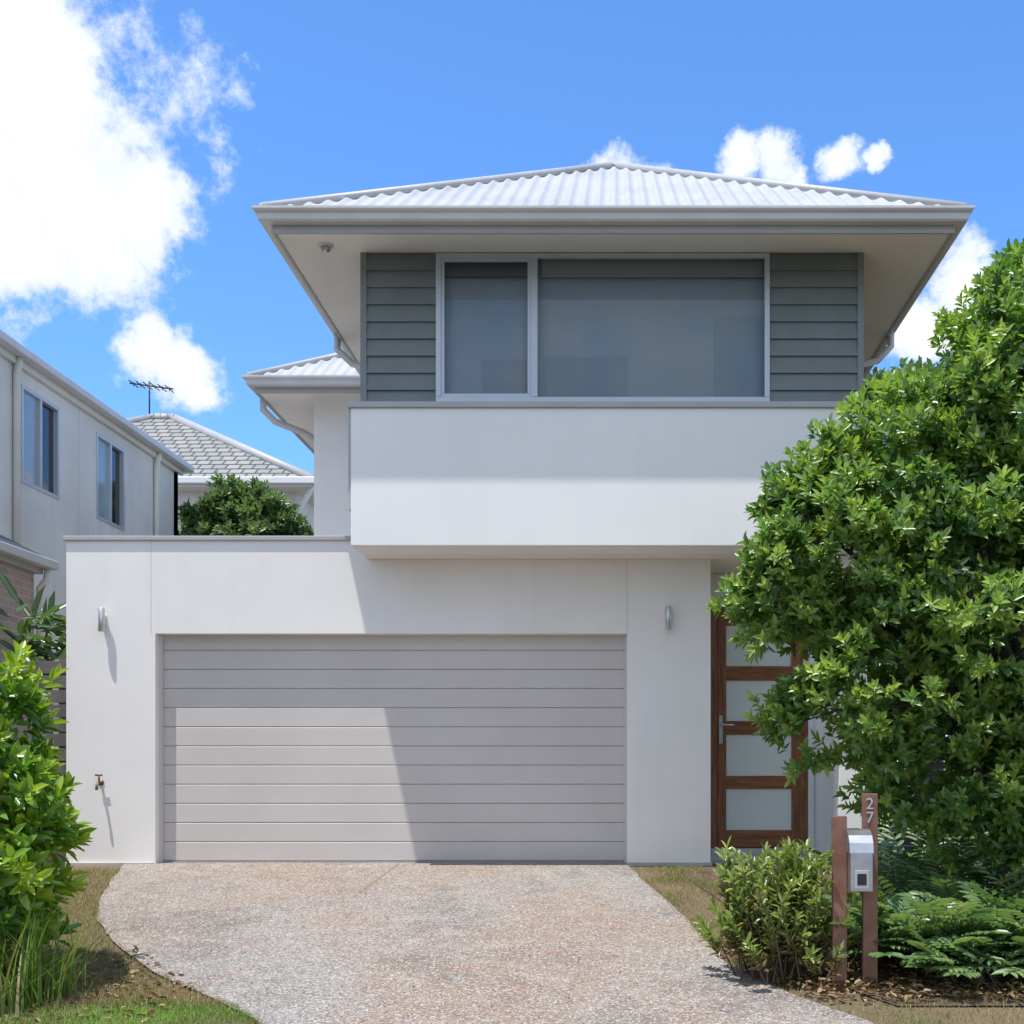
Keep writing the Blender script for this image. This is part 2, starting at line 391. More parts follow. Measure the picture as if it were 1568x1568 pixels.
def roof_assembly(par, X0,X1,Y0,Y1, wx0,wx1,wy0,wy1, zf0,zs_in, ztop, pitch):
    fi=0.14
    a0,a1,b0,b1=X0+fi,X1-fi,Y0+fi,Y1-fi
    box('fascia',a0,a1,b0,b0+0.03,zf0,ztop-0.02,M_fas,par,0.003)
    box('fascia',a0,a1,b1-0.03,b1,zf0,ztop-0.02,M_fas,par,0.003)
    box('fascia',a0,a0+0.03,b0+0.03,b1-0.03,zf0,ztop-0.02,M_fas,par,0.003)
    box('fascia',a1-0.03,a1,b0+0.03,b1-0.03,zf0,ztop-0.02,M_fas,par,0.003)
    prof=[(0.0,ztop-0.115),(0.085,ztop-0.115),(0.10,ztop-0.10),(0.105,ztop-0.05),(0.13,ztop-0.035),(0.14,ztop-0.02),(0.14,ztop),(0.115,ztop),(0.115,ztop-0.02),(0.0,ztop-0.06)]
    V=[];F=[]
    for o,z in prof:
        V += [(a0-o,b0-o,z),(a1+o,b0-o,z),(a1+o,b1+o,z),(a0-o,b1+o,z)]
    for i in range(len(prof)-1):
        for k in range(4):
            F.append((i*4+k,i*4+(k+1)%4,(i+1)*4+(k+1)%4,(i+1)*4+k))
    mesh_obj('gutter',V,F,M_gut,par)
    o=[(a0+.03,b0+.03,zf0+.015),(a1-.03,b0+.03,zf0+.015),(a1-.03,b1-.03,zf0+.015),(a0+.03,b1-.03,zf0+.015)]
    n=[(wx0,wy0,zs_in),(wx1,wy0,zs_in),(wx1,wy1,zs_in),(wx0,wy1,zs_in)]
    mesh_obj('soffit',o+n,[(0,4,5,1),(1,5,6,2),(2,6,7,3),(3,7,4,0)],M_sof,par)
    rx0,rx1,ry0,ry1=a0-.07,a1+.07,b0-.07,b1+.07
    hw=(rx1-rx0)/2; cx=(rx0+rx1)/2
    z0=ztop-0.01
    def wave(s):
        t=(s/0.14)%1.0
        return 0.032*(0.5+0.5*math.cos(2*math.pi*t))**1.5
    def face(along0,along1,fn):
        V=[];F=[]
        n=max(2,int((along1-along0)/0.0175))
        for i in range(n+1):
            s=along0+(along1-along0)*i/n
            (p,q)=fn(s); w=wave(s)
            V += [(p[0],p[1],p[2]+w),(q[0],q[1],q[2]+w)]
        for i in range(n): F.append((2*i,2*i+2,2*i+3,2*i+1))
        mesh_obj('roof_sheeting',V,F,M_roof,par,True)
    face(rx0,rx1,lambda s:((s,ry0,z0),(s,ry0+(hw-abs(s-cx)),z0+pitch*(hw-abs(s-cx)))))
    def side(sgn):
        def fn(s):
            d=min(hw,s-ry0,ry1-s); ex=rx0 if sgn<0 else rx1
            return ((ex,s,z0),(ex-sgn*d,s,z0+pitch*d))
        return fn
    face(ry0,ry1,side(-1)); face(ry0,ry1,side(1))
    face(rx0,rx1,lambda s:((s,ry1,z0),(s,ry1-(hw-abs(s-cx)),z0+pitch*(hw-abs(s-cx)))))
    ap=(cx,ry0+hw,z0+pitch*hw+0.03); ap2=(cx,ry1-hw,z0+pitch*hw+0.03)
    for c,a in (((rx0,ry0),ap),((rx1,ry0),ap),((rx0,ry1),ap2),((rx1,ry1),ap2)):
        tube('hip_capping',[(c[0],c[1],z0+0.02),a],0.045,M_roof,par,8)
    tube('ridge_capping',[ap,ap2],0.05,M_roof,par,8)
roof_assembly(H,-3.222,3.211,-1.2,9.6,-2.43,2.40,-0.27,9.0,5.765,5.918,5.95,0.61)
roof_assembly(H,-4.75,2.9,3.5,14.5,-4.0,2.2,4.2,13.8,5.765,5.915,5.952,0.61)
box('rear_wing_wall',-4.0,-2.43,4.2,4.4,2.9,5.92,M_wall,H)
box('rear_wing_wall',-4.0,-3.8,4.4,13.8,2.9,5.92,M_wall,H)
box('rear_wall_infill',-2.43,2.2,13.6,13.8,0,5.9,M_wall,H)
def pipe(pts,r=0.04): tube('downpipe',pts,r,M_gut,H,10)
pipe([(-3.12,1.7,5.84),(-3.12,1.7,5.66),(-2.95,1.7,5.50),(-2.62,1.7,5.42),(-2.50,1.7,5.30),(-2.50,1.7,3.3)])
pipe([(3.10,1.6,5.84),(3.10,1.6,5.66),(2.95,1.6,5.50),(2.62,1.6,5.42),(2.48,1.6,5.30),(2.48,1.6,0.0)])
pipe([(-4.62,4.0,5.84),(-4.62,4.0,5.66),(-4.50,4.15,5.54),(-4.20,4.6,5.50),(-4.06,5.2,5.46),(-4.06,5.2,3.2)],0.045)
tube('soffit_light',[(-2.70,-0.62,5.90),(-2.70,-0.62,5.825)],0.075,M_white,H,20)
tube('soffit_light_lens',[(-2.70,-0.62,5.825),(-2.70,-0.62,5.79),(-2.70,-0.62,5.775)],[0.05,0.04,0.012],M_steel,H,16)

# entry
box('entry_back_wall',0.955,1.03,0.9,1.0,-0.1,3.008,M_wallg,H)
box('entry_back_wall',1.03,2.09,0.9,1.0,2.66,3.008,M_wallg,H)
box('entry_back_wall',2.09,2.6,0.9,1.0,-0.1,3.008,M_wallg,H)
box('entry_step',0.957,2.4,0.25,0.895,-0.1,0.03,M_conc,H,0.01)
box('door_threshold',1.03,2.09,0.84,0.96,0.03,0.09,M_alug,H,0.004)
box('door_frame',1.03,1.09,0.86,0.98,0.09,2.655,M_woodv,H,0.004)
box('door_frame',2.06,2.12,0.86,0.98,0.09,2.655,M_white,H,0.004)
box('door_frame',1.09,2.06,0.86,0.98,2.60,2.655,M_woodh,H,0.004)
box('door_stile',1.095,1.193,0.90,0.945,0.10,2.595,M_woodv,H,0.004)
box('door_stile',1.886,2.055,0.90,0.945,0.10,2.595,M_woodv,H,0.004)
for a,b in [(0.10,0.283),(0.72,0.859),(1.296,1.442),(1.872,2.024),(2.454,2.595)]:
    box('door_rail',1.193,1.886,0.902,0.943,a,b,M_woodh,H,0.004)
for a,b in ((.283,.72),(.859,1.296),(1.442,1.872),(2.024,2.454)):
    box('door_pane',1.193,1.886,0.918,0.93,a,b,M_frost,H)
box('door_handle_plate',1.115,1.155,0.885,0.90,1.20,1.50,M_steel,H,0.004)
tube('door_handle_lever',[(1.135,0.885,1.40),(1.135,0.84,1.40),(1.15,0.83,1.40),(1.27,0.83,1.395)],0.011,M_steel,H,8)
box('entry_column',2.17,2.44,-0.30,0.0,-0.15,3.008,M_wall,H,0.006)
box('ground_side_wall',2.25,2.44,1.0,13.8,-0.15,3.01,M_wall,H)

def sconce(x,z):
    box('wall_lamp_bracket',x-0.02,x+0.02,-0.045,0.0,z-0.05,z+0.05,M_alug,H,0.003)
    tube('wall_lamp_body',[(x,-0.075,z-0.115),(x,-0.075,z-0.112),(x,-0.075,z+0.112),(x,-0.075,z+0.115)],[0.028,0.031,0.031,0.028],M_alug,H,18)
sconce(-5.03,2.40); sconce(0.535,2.42)
tap=[tube('tap',[(-5.065,0.0,0.80),(-5.065,-0.07,0.80),(-5.065,-0.10,0.775),(-5.065,-0.105,0.73)],[0.014,0.014,0.013,0.015],M_brass,H,8),
     tube('tap',[(-5.065,-0.045,0.80),(-5.065,-0.055,0.87)],[0.010,0.008],M_brass,H,8),
     tube('tap',[(-5.10,-0.055,0.875),(-5.03,-0.055,0.875)],0.009,M_brass,H,8),
     tube('tap',[(-5.065,0.0,0.80),(-5.065,-0.008,0.80)],0.03,M_brass,H,12)]
join(tap,'garden_tap',H)

# ---------------------------------------------------------------- neighbour (left)
NB=empty('neighbour_house')
def wallx(name,x,y0,y1,z0,z1,holes,mat,th=0.2):
    hz0=holes[0][2]; hz1=holes[0][3]
    box(name,x-th,x,y0,y1,z0,hz0,mat,NB); box(name,x-th,x,y0,y1,hz1,z1,mat,NB)
    yy=y0
    for h in holes:
        box(name,x-th,x,yy,h[0],hz0,hz1,mat,NB); yy=h[1]
    box(name,x-th,x,yy,y1,hz0,hz1,mat,NB)
hs=[(3.36,4.41,4.55,5.80),(5.59,6.60,4.55,5.80)]
wallx('upper_wall',-7.5,0.5,8.9,0.0,6.0,hs,M_nw)
box('front_wall',-15,-7.5,8.7,8.9,0,6.0,M_nw,NB); box('front_wall',-15,-7.7,0.5,0.7,0,6.0,M_nw,NB)
for h in hs:
    y0,y1,z0,z1=h; ym=(y0+y1)/2
    for (a,b,c,d) in ((y0,y1,z0,z0+.05),(y0,y1,z1-.05,z1),(y0,y0+.05,z0+.05,z1-.05),(y1-.05,y1,z0+.05,z1-.05),(ym-.025,ym+.025,z0+.05,z1-.05)):
        box('window_frame',-7.56,-7.485,a,b,c,d,M_alu,NB,0.003)
    box('window_screen',-7.54,-7.53,y0+.05,ym-.025,z0+.05,z1-.05,M_screen,NB)
    box('window_pane',-7.56,-7.55,ym+.025,y1-.05,z0+.05,z1-.05,M_dglass,NB)
box('upper_fascia',-7.49,-7.44,0.2,9.0,5.98,6.14,M_nw,NB)
box('upper_gutter',-7.44,-7.30,0.1,9.15,6.06,6.17,M_gut,NB,0.02)
box('upper_gutter',-15,-7.44,9.0,9.15,6.06,6.17,M_gut,NB,0.02)
mesh_obj('upper_roof',[(-7.38,0.1,6.15),(-7.38,9.1,6.15),(-11,5.6,7.3),(-11,3.6,7.3),(-15,0.1,6.15),(-15,9.1,6.15)],[(0,1,2,3),(1,5,2),(5,4,3,2),(4,0,3)],M_tile,NB)
tube('downpipe',[(-7.42,3.16,6.08),(-7.43,3.16,5.95),(-7.45,3.16,5.85),(-7.45,3.16,3.2)],0.045,M_nw,NB)
tube('downpipe',[(-7.40,7.8,6.08),(-7.43,7.8,5.95),(-7.45,7.8,5.85),(-7.45,7.8,0.1)],0.045,M_nw,NB)
box('control_joint',-7.5,-7.497,5.02,5.03,0.1,6.0,M_wallb,NB)
box('lower_brick_wall',-7.0,-6.8,-6,2.24,0.0-0.6,3.22,M_brick,NB)
box('lower_brick_wall',-7.5,-7.0,2.04,2.24,-0.1,3.22,M_brick,NB)
box('lower_gutter',-6.72,-6.58,-6,2.42,3.28,3.39,M_gut,NB,0.02)
box('lower_gutter',-7.5,-6.72,2.28,2.42,3.28,3.39,M_gut,NB,0.02)
box('lower_soffit',-7.5,-6.72,-6,2.30,3.22,3.30,M_fas,NB)
mesh_obj('lower_roof',[(-6.62,-6,3.38),(-6.62,2.4,3.38),(-7.5,2.0,3.85),(-7.5,-6,3.85)],[(0,1,2,3)],M_tile,NB)
tube('downpipe',[(-6.66,2.3,3.3),(-6.68,2.3,3.15),(-6.75,2.28,3.05),(-6.75,2.28,0.0)],0.04,M_nw,NB)

RB=empty('tiled_roof_house')
ex0,ex1,ey0,ey1,ez=-16.3,-6.47,14.0,23.3,7.1
hh=4.65; az=9.74
mesh_obj('tiled_hip_roof',[(ex0,ey0,ez),(ex1,ey0,ez),(ex1,ey1,ez),(ex0,ey1,ez),(ex0+hh,ey0+hh,az),(ex1-hh,ey0+hh,az)],[(0,1,5,4),(1,2,5),(2,3,4,5),(3,0,4)],M_tile,RB)
for a,b in (((ex1,ey0,ez),(ex1-hh,ey0+hh,az)),((ex0,ey0,ez),(ex0+hh,ey0+hh,az)),((ex1,ey1,ez),(ex1-hh,ey0+hh,az)),((ex0+hh,ey0+hh,az),(ex1-hh,ey0+hh,az))):
    tube('ridge_tiles',[a,b],0.11,M_cap,RB,8)
box('gutter',ex0-.1,ex1+.1,ey0-.12,ey0,ez-.12,ez+.03,M_white,RB,0.02)
box('gutter',ex1,ex1+.12,ey0,ey1,ez-.12,ez+.03,M_white,RB,0.02)
box('soffit',ex0,ex1,ey0,ey1,ez-.16,ez-.10,M_white,RB)
box('walls',ex0+.5,ex1-.45,ey0+.5,ey1-.5,0,ez-.15,M_nw,RB)
box('window',ex1-2.2,ex1-1.3,ey0+.46,ey0+.49,5.2,6.5,M_dglass,RB)
tube('downpipe',[(ex1+.02,ey0+.1,ez-.1),(ex1-.3,ey0+.42,ez-.45),(ex1-.35,ey0+.42,0)],0.06,M_white,RB)
an=[tube('a',[(-11.7,18.6,9.6),(-11.7,18.6,10.65)],0.02,M_black,RB,6),tube('a',[(-12.2,18.6,10.6),(-11.1,18.6,10.45)],0.018,M_black,RB,6)]
for k in range(6):
    x=-12.1+k*0.18; an.append(tube('a',[(x,18.3,10.58-k*.025),(x,18.9,10.58-k*.025)],0.014,M_black,RB,5))
    an.append(tube('a',[(x,18.6,10.52-k*.025),(x,18.6,10.64-k*.025)],0.010,M_black,RB,5))
join(an,'tv_antenna',RB)

# ---------------------------------------------------------------- fences
def slat_fence(name,x0,x1,y,z0,z1,mat,pitch,h,post=1.8):
    fe=empty(name); z=z0
    while z+h<=z1:
        box('slat',x0,x1,y,y+0.02,z,z+h,mat,fe,0.002); z+=pitch
    x=x0+0.05
    while x<x1:
        box('post',x,x+0.07,y+0.022,y+0.09,z0-0.1,z1,mat,fe); x+=post
    return fe
slat_fence('paling_fence',-6.79,-5.43,0.1,0.0,2.05,M_fence,0.145,0.125,1.2)
slat_fence('slat_fence',2.46,9.5,0.2,0.0,1.8,M_fenced,0.085,0.07)
# ---------------------------------------------------------------- letterbox
LB=empty('letterbox')
yb=-4.5; zb=gz(yb)
box('post',1.352,1.440,yb,yb+0.05,zb-0.05,0.657,M_rust,LB,0.004)
box('post',1.541,1.632,yb+0.01,yb+0.06,zb-0.05,0.795,M_rust,LB,0.004)
V=[];F=[]
zt0,zt1=0.205,0.48
prof=[(yb-0.09,zt0),(yb-0.09,zt1)]
for k in range(9):
    t=math.pi*0.5*k/8; prof.append((yb-0.09+0.10*(1-math.cos(t)),zt1+0.095*math.sin(t)))
prof+=[(yb+0.16,zt1+0.095),(yb+0.16,zt0)]
for x in (1.4415,1.5405):
    for y,z in prof: V.append((x,y,z))
n=len(prof)
F=[tuple(range(n))[::-1],tuple(range(n,2*n))]+[(i,(i+1)%n,n+(i+1)%n,n+i) for i in range(n)]
mesh_obj('box_body',V,F,M_steel,LB)
box('front_casing',1.430,1.566,yb-0.16,yb-0.0905,zt0,0.44,M_steel,LB,0.006)
V=[];prof2=[(yb-0.162,0.44),(yb-0.150,0.50),(yb-0.115,0.545),(yb-0.06,0.575),(yb-0.02,0.580),(yb-0.02,0.44)]
for x in (1.426,1.570):
    for y,z in prof2: V.append((x,y,z))
n=len(prof2)
mesh_obj('mail_flap_hood',V,[tuple(range(n))[::-1],tuple(range(n,2*n))]+[(i,(i+1)%n,n+(i+1)%n,n+i) for i in range(n)],M_steel,LB)
box('front_trim',1.456,1.540,yb-0.165,yb-0.1605,0.225,0.335,M_alug,LB,0.002)
box('newspaper_opening',1.470,1.526,yb-0.1675,yb-0.165,0.245,0.315,M_black,LB)
for i,ch in enumerate('27'):
    c=bpy.data.curves.new('house_number','FONT'); c.body=ch; c.size=0.10; c.extrude=0.003
    o=bpy.data.objects.new('house_number',c); COL.objects.link(o); o.parent=LB
    o.location=(1.557,yb+0.006,0.70-0.085*i); o.rotation_euler=(math.radians(90),0,0)
    c.materials.append(M_alug)

# ---------------------------------------------------------------- foliage
def norm(a): return a/np.maximum(np.linalg.norm(a,axis=-1,keepdims=True),1e-9)
def fast_mesh(name, verts, faces, shade, mat, parent=None):
    me=bpy.data.meshes.new(name)
    nv=len(verts); nf=len(faces); k=faces.shape[1]
    me.vertices.add(nv); me.vertices.foreach_set('co',verts.astype(np.float32).ravel())
    me.loops.add(nf*k); me.loops.foreach_set('vertex_index',faces.astype(np.int32).ravel())
    me.polygons.add(nf); me.polygons.foreach_set('loop_start',np.arange(0,nf*k,k,dtype=np.int32))
    me.update(calc_edges=True)
    at=me.attributes.new('shade','FLOAT','FACE'); at.data.foreach_set('value',shade.astype(np.float32))
    me.materials.append(mat)
    o=bpy.data.objects.new(name,me); COL.objects.link(o)
    if parent: o.parent=parent
    return o
def leaves(name,B,D,Nn,L,Wd,shade,mat,parent=None):
    D=norm(D); S=norm(np.cross(D,Nn)); Nn=np.cross(S,D)
    L=np.broadcast_to(L,(len(B),))[:,None]; Wd=np.broadcast_to(Wd,(len(B),))[:,None]
    v=np.empty((len(B),6,3))
    v[:,0]=B; v[:,3]=B+D*L-Nn*L*0.12
    up=Nn*Wd*0.22
    v[:,1]=B+D*L*.33+S*Wd*.46+up; v[:,2]=B+D*L*.70+S*Wd*.42+up-Nn*L*.04
    v[:,5]=B+D*L*.33-S*Wd*.46+up; v[:,4]=B+D*L*.70-S*Wd*.42+up-Nn*L*.04
    base=np.arange(len(B))[:,None]*6
    f=np.stack([base+np.array([0,1,2,3]),base+np.array([0,3,4,5])],1).reshape(-1,4)
    return fast_mesh(name,v.reshape(-1,3),f,np.repeat(shade,2),mat,parent)
def rosettes(C,A,nl,L,W,spread=1.0):
    n=len(C); A=norm(A)
    R=norm(rng.normal(size=(n,3))); U=norm(np.cross(A,R)); Vv=np.cross(A,U)
    ang=(np.arange(nl)[None]*2.4+rng.uniform(0,.6,(n,nl)))
    tilt=np.linspace(0.35,1.25,nl)[None]*spread+rng.normal(0,.15,(n,nl))
    rad=U[:,None]*np.cos(ang)[...,None]+Vv[:,None]*np.sin(ang)[...,None]
    D=A[:,None]*np.cos(tilt)[...,None]+rad*np.sin(tilt)[...,None]
    Nn=A[:,None]*np.sin(tilt)[...,None]-rad*np.cos(tilt)[...,None]
    Nn=Nn+rng.normal(0,.2,Nn.shape)
    B=C[:,None]-A[:,None]*(np.linspace(0,1,nl)[None,:,None]*L*0.7)
    ll=L*rng.uniform(.7,1.2,(n,nl)); ww=W*rng.uniform(.8,1.15,(n,nl))
    return B.reshape(-1,3),D.reshape(-1,3),Nn.reshape(-1,3),ll.ravel(),ww.ravel()
def crown(name,lobes,density,clump_r,ros_per,nl,L,W,mat,parent,bright=0.45,young=0.12,gap=0.30,up=0.55,rmax=1.10,csp=1.45):
    Cs=[];As=[];Sh=[]
    for (c,r) in lobes:
        c=np.array(c); r=np.array(r if hasattr(r,'__len__') else (r,r,r),float)
        area=4*math.pi*np.mean(r)**2; n=int(area*density)
        d=norm(rng.normal(size=(n,3)))
        rad=rng.uniform(0.60,rmax,n)**0.7
        cc=c+d*r*rad[:,None]
        keep=np.array([mnoise.noise(Vector(p*2.3))>-gap+rng.uniform(-.1,.1) for p in cc])
        for (c2,r2) in lobes:
            r2=np.array(r2 if hasattr(r2,'__len__') else (r2,)*3,float)
            q=np.linalg.norm((cc-np.array(c2))/r2,axis=1); keep&=(q>0.55)
        cc=cc[keep]; d=d[keep]
        m=len(cc)
        dirs=norm(rng.normal(size=(m,ros_per,3))+d[:,None]*0.9+np.array([0,0,up]))
        cr=clump_r*rng.uniform(.55,csp,(m,1,1))
        P=cc[:,None]+dirs*cr*rng.uniform(.45,1.2,(m,ros_per,1))*np.array([1,1,.8])
        ax=norm(dirs*0.7+np.array([0,0,0.55])+d[:,None]*.3)
        tone=np.array([mnoise.noise(Vector(p*1.6+3)) for p in cc])[:,None]
        sh=bright+tone*.3+rng.normal(0,.15,(m,1))+rng.normal(0,.10,(m,ros_per))
        sh=np.where(rng.random((m,ros_per))<young, sh+0.4, sh)
        Cs.append(P.reshape(-1,3)); As.append(ax.reshape(-1,3)); Sh.append(sh.ravel())
    C=np.concatenate(Cs); A=np.concatenate(As); S=np.concatenate(Sh)
    B,D,Nn,ll,ww=rosettes(C,A,nl,L,W)
    s=np.repeat(S,nl)+np.tile(np.linspace(.12,-.12,nl),len(C))+rng.normal(0,.06,len(B))
    return leaves(name,B,D,Nn,ll,ww,np.clip(s,0,1),mat,parent)

def limbs(parent,base,r0,targets,name='branches'):
    obs=[]
    top=Vector(base[1]); bot=Vector(base[0])
    mid=(top+bot)/2+Vector((0.05,0.03,0))
    obs.append(tube('trunk',[bot,mid,top],[r0,r0*.85,r0*.7],M_bark,parent,12))
    for t in targets:
        t=Vector(t); m=(top*0.5+t*0.5)+Vector((random.uniform(-.15,.15),random.uniform(-.15,.15),random.uniform(0,.2)))
        obs.append(tube('limb',[top-Vector((0,0,.05)),m,t],[r0*.45,r0*.25,r0*.08],M_bark,parent,8))
        for k in range(4):
            e=t+Vector((random.uniform(-.3,.3),random.uniform(-.2,.3),random.uniform(-.1,.3)))
            obs.append(tube('twig',[m.lerp(t,.5+.12*k),m.lerp(e,.6)+Vector((0,0,.05)),e],[r0*.12,r0*.08,r0*.03],M_bark,parent,6))
    return join(obs,name,parent)

T=empty('broadleaf_tree')
lob=[((1.76,-3.2,2.46),.64),((1.34,-3.2,2.28),.36),((2.2,-3.2,2.95),.62),((1.80,-3.2,3.00),.40),((1.92,-3.3,1.55),.53),((1.60,-3.2,1.30),.34),((1.36,-3.2,2.85),.22),((1.20,-3.2,2.05),.20),
     ((2.70,-3.2,3.55),.48),((3.02,-3.1,4.12),.40),((2.62,-3.3,2.24),.75),((2.30,-3.2,1.05),.50),((2.72,-3.2,.72),.46),((2.40,-3.1,3.40),.32),
     ((3.3,-3.2,3.3),.85),((3.4,-3.3,2.0),.85),((3.45,-3.1,4.3),.6),((3.3,-3.2,1.0),.6),((2.05,-3.1,2.0),.5)]
limbs(T,((2.95,-3.1,-.3),(2.9,-3.1,1.3)),.11,[(l[0][0],l[0][1]+.15,l[0][2]) for l in lob])
crown('crown',lob,25,.165,10,8,.084,.036,M_leaf,T,gap=.26,young=.2,bright=.5,rmax=1.25,csp=1.5)

BT=empty('background_tree')
bl=[((4.6,7,5.6),1.3),((5.6,7.4,5.0),1.5),((4.3,7,4.4),1.3),((6.2,7,6.3),1.2),((4.6,7.3,3.0),1.5)]
limbs(BT,((5,7.2,0),(5,7.2,3)),.2,[l[0] for l in bl])
crown('crown',bl,6,.35,10,7,.19,.09,M_leafd,BT,bright=.5)
RT=empty('round_tree')
rl=[((-6.55,9.6,4.95),(1.0,.9,.95)),((-7.1,9.6,4.6),(.8,.8,.9)),((-6.05,9.6,4.6),(.72,.8,.9)),((-6.6,9.6,3.6),(1.2,1,.9))]
limbs(RT,((-6.6,9.6,0),(-6.6,9.6,3)),.12,[l[0] for l in rl])
crown('crown',rl,20,.17,9,7,.12,.05,M_leafd,RT,bright=.6,gap=.4)
BN=empty('banana_plant')
Bs=[];Ds=[];Ns=[];Ls=[];Ws=[]
for k in range(110):
    p=np.array([-6.02+rng.normal(0,.24),1.2+rng.normal(0,.2),1.8+rng.uniform(0,.8)])
    d=np.array([rng.normal(0,.7),rng.normal(0,.5),rng.uniform(-.1,.9)])
    Bs.append(p);Ds.append(d);Ns.append(np.array([0,-.7,1.]));Ls.append(rng.uniform(.3,.5));Ws.append(rng.uniform(.06,.10))
leaves('fronds',np.array(Bs),np.array(Ds),np.array(Ns),np.array(Ls),np.array(Ws),rng.uniform(.0,.6,110),M_leafd,BN)
tube('stem',[(-6.15,1.2,0),(-6.15,1.2,2.2)],[.07,.04],M_bark,BN)

LS=empty('hedge_shrub')
sl=[((-4.10,-4.4,1.20),(.42,.45,.42)),((-3.97,-4.5,.80),(.38,.45,.38)),((-4.35,-4.3,.5),(.6,.5,.7)),((-3.80,-4.5,.38),(.36,.4,.35)),((-3.95,-4.5,.0),(.42,.4,.3)),((-4.7,-4.3,1.0),(.6,.5,.6))]
limbs(LS,((-4.2,-4.4,-.5),(-4.2,-4.4,0)),.04,[l[0] for l in sl])
crown('foliage',sl,24,.16,6,7,.135,.048,M_leafb,LS,bright=.5,young=.3,gap=.34,rmax=1.2)

GS=empty('garden_shrub')
n=160; C=[];A=[];sh=[];st=[]
for k in range(n):
    b=np.array([1.03+rng.normal(0,.12),-4.3+rng.normal(0,.12),gz(-4.3)])
    e=b+np.array([np.clip(rng.normal(0,.12)+(b[0]-1.03)*.5,-.22,.22),rng.normal(0,.10),rng.uniform(.2,.82)])
    if k%3==0: st.append(tube('s',[b,(b+e)/2+np.array([.02,0,.03]),e],[.006,.005,.003],M_bark,GS,5))
    for j in range(4):
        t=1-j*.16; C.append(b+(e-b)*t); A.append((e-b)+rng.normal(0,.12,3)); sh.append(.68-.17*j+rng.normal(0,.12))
join(st,'stems',GS)
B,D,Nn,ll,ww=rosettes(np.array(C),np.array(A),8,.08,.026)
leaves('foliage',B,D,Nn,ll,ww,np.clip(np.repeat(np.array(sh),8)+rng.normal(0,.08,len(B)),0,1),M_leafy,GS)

def fern(name,cx,cy,nf,L,hgt):
    P=empty(name); Bs=[];Ds=[];Ns=[];Ls=[];Ws=[];Sh=[];ob=[]
    z0=gz(cy)
    for k in range(nf):
        az=rng.uniform(0,2*math.pi); ele=rng.uniform(.6,1.35); l=L*rng.uniform(.7,1.15)
        dr=np.array([math.cos(az),math.sin(az),0])
        b=np.array([cx+rng.normal(0,.10),cy+rng.normal(0,.08),z0])
        side=np.array([-dr[1],dr[0],0]); s0=rng.uniform(.25,.95)
        pts=[]
        for t in np.linspace(0,1,12):
            p=b+dr*l*(math.cos(ele)*t+.30*t*t)+np.array([0,0,1])*l*(math.sin(ele)*t-.42*t*t*(1.2-.5*ele))*hgt
            pts.append(p)
        pts=np.array(pts)
        ob.append(tube('r',[pts[0],pts[4],pts[8],pts[11]],[.005,.004,.003,.002],M_bark,P,4))
        for i in range(5,12):
            tg=norm((pts[min(i+1,11)]-pts[i-1])[None])[0]
            ll=.12*math.sin(math.pi*(i-3.0)/10.5)+.03
            for sg in (-1,1):
                cr=np.cross(side,tg); cr=-cr if cr[2]<0 else cr
                Bs.append(pts[i]);Ds.append(side*sg+tg*.85);Ns.append(cr+rng.normal(0,.12,3))
                Ls.append(ll);Ws.append(.036);Sh.append(s0+rng.normal(0,.06))
        Bs.append(pts[11]);Ds.append(tg);Ns.append(np.array([0,0,1.]));Ls.append(.08);Ws.append(.03);Sh.append(s0)
    join(ob,'stalks',P)
    leaves('fronds',np.array(Bs),np.array(Ds),np.array(Ns),np.array(Ls),np.array(Ws),np.clip(np.array(Sh),0,1),M_fern,P)
for i,(x,y,nf,l) in enumerate([(1.78,-4.0,40,.52),(2.2,-4.1,46,.62),(2.65,-4.15,46,.62),(1.95,-3.6,38,.66),(2.5,-3.5,44,.76),(3.0,-3.9,44,.72),(2.25,-4.5,30,.42),(2.75,-4.5,30,.45),
                               (2.2,-2.6,40,.8),(2.9,-2.5,40,.85),(3.6,-2.6,40,.85),(2.6,-1.6,36,.8),(3.5,-1.5,36,.85)]):
    fern('fern_plant',x,y,nf,l,1.0)

def blades(name,X,Y,Z,L,W,lean,shade,mat,parent=None,seg=3):
    n=len(X); az=rng.uniform(0,2*math.pi,n)
    d=np.stack([np.cos(az),np.sin(az),np.zeros(n)],1); s=np.stack([-d[:,1],d[:,0],np.zeros(n)],1)
    b=np.stack([X,Y,Z],1); v=np.empty((n,(seg+1)*2,3))
    for i in range(seg+1):
        t=i/seg; c=b+d*(lean*L*t**1.7)[:,None]+np.array([0,0,1])*(L*t*(1-.35*lean*t))[:,None]
        w=(W*(1-t*.92))[:,None]*s*.5
        v[:,2*i]=c-w; v[:,2*i+1]=c+w
    base=np.arange(n)[:,None]*(seg+1)*2
    f=np.stack([base+np.array([2*i,2*i+1,2*i+3,2*i+2]) for i in range(seg)],1).reshape(-1,4)
    return fast_mesh(name,v.reshape(-1,3),f,np.repeat(shade,seg),mat,parent)
def gza(Y): return np.where(Y>=0,0,0.087*Y)
n=50000
Y=rng.uniform(-6.2,-4.3,n); X=np.interp(Y,ys,xl)+.03-rng.random(n)**1.3*2.4
nz=np.array([mnoise.noise((x*1.7,y*1.7,0)) for x,y in zip(X,Y)])
edge=np.interp(Y,ys,xl)-X
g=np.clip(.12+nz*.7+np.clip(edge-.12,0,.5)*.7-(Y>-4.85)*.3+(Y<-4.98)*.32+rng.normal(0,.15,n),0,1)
keep=(rng.random(n)<np.clip(.35+edge*.9+nz,0.15,1))
X,Y,g=X[keep],Y[keep],g[keep]
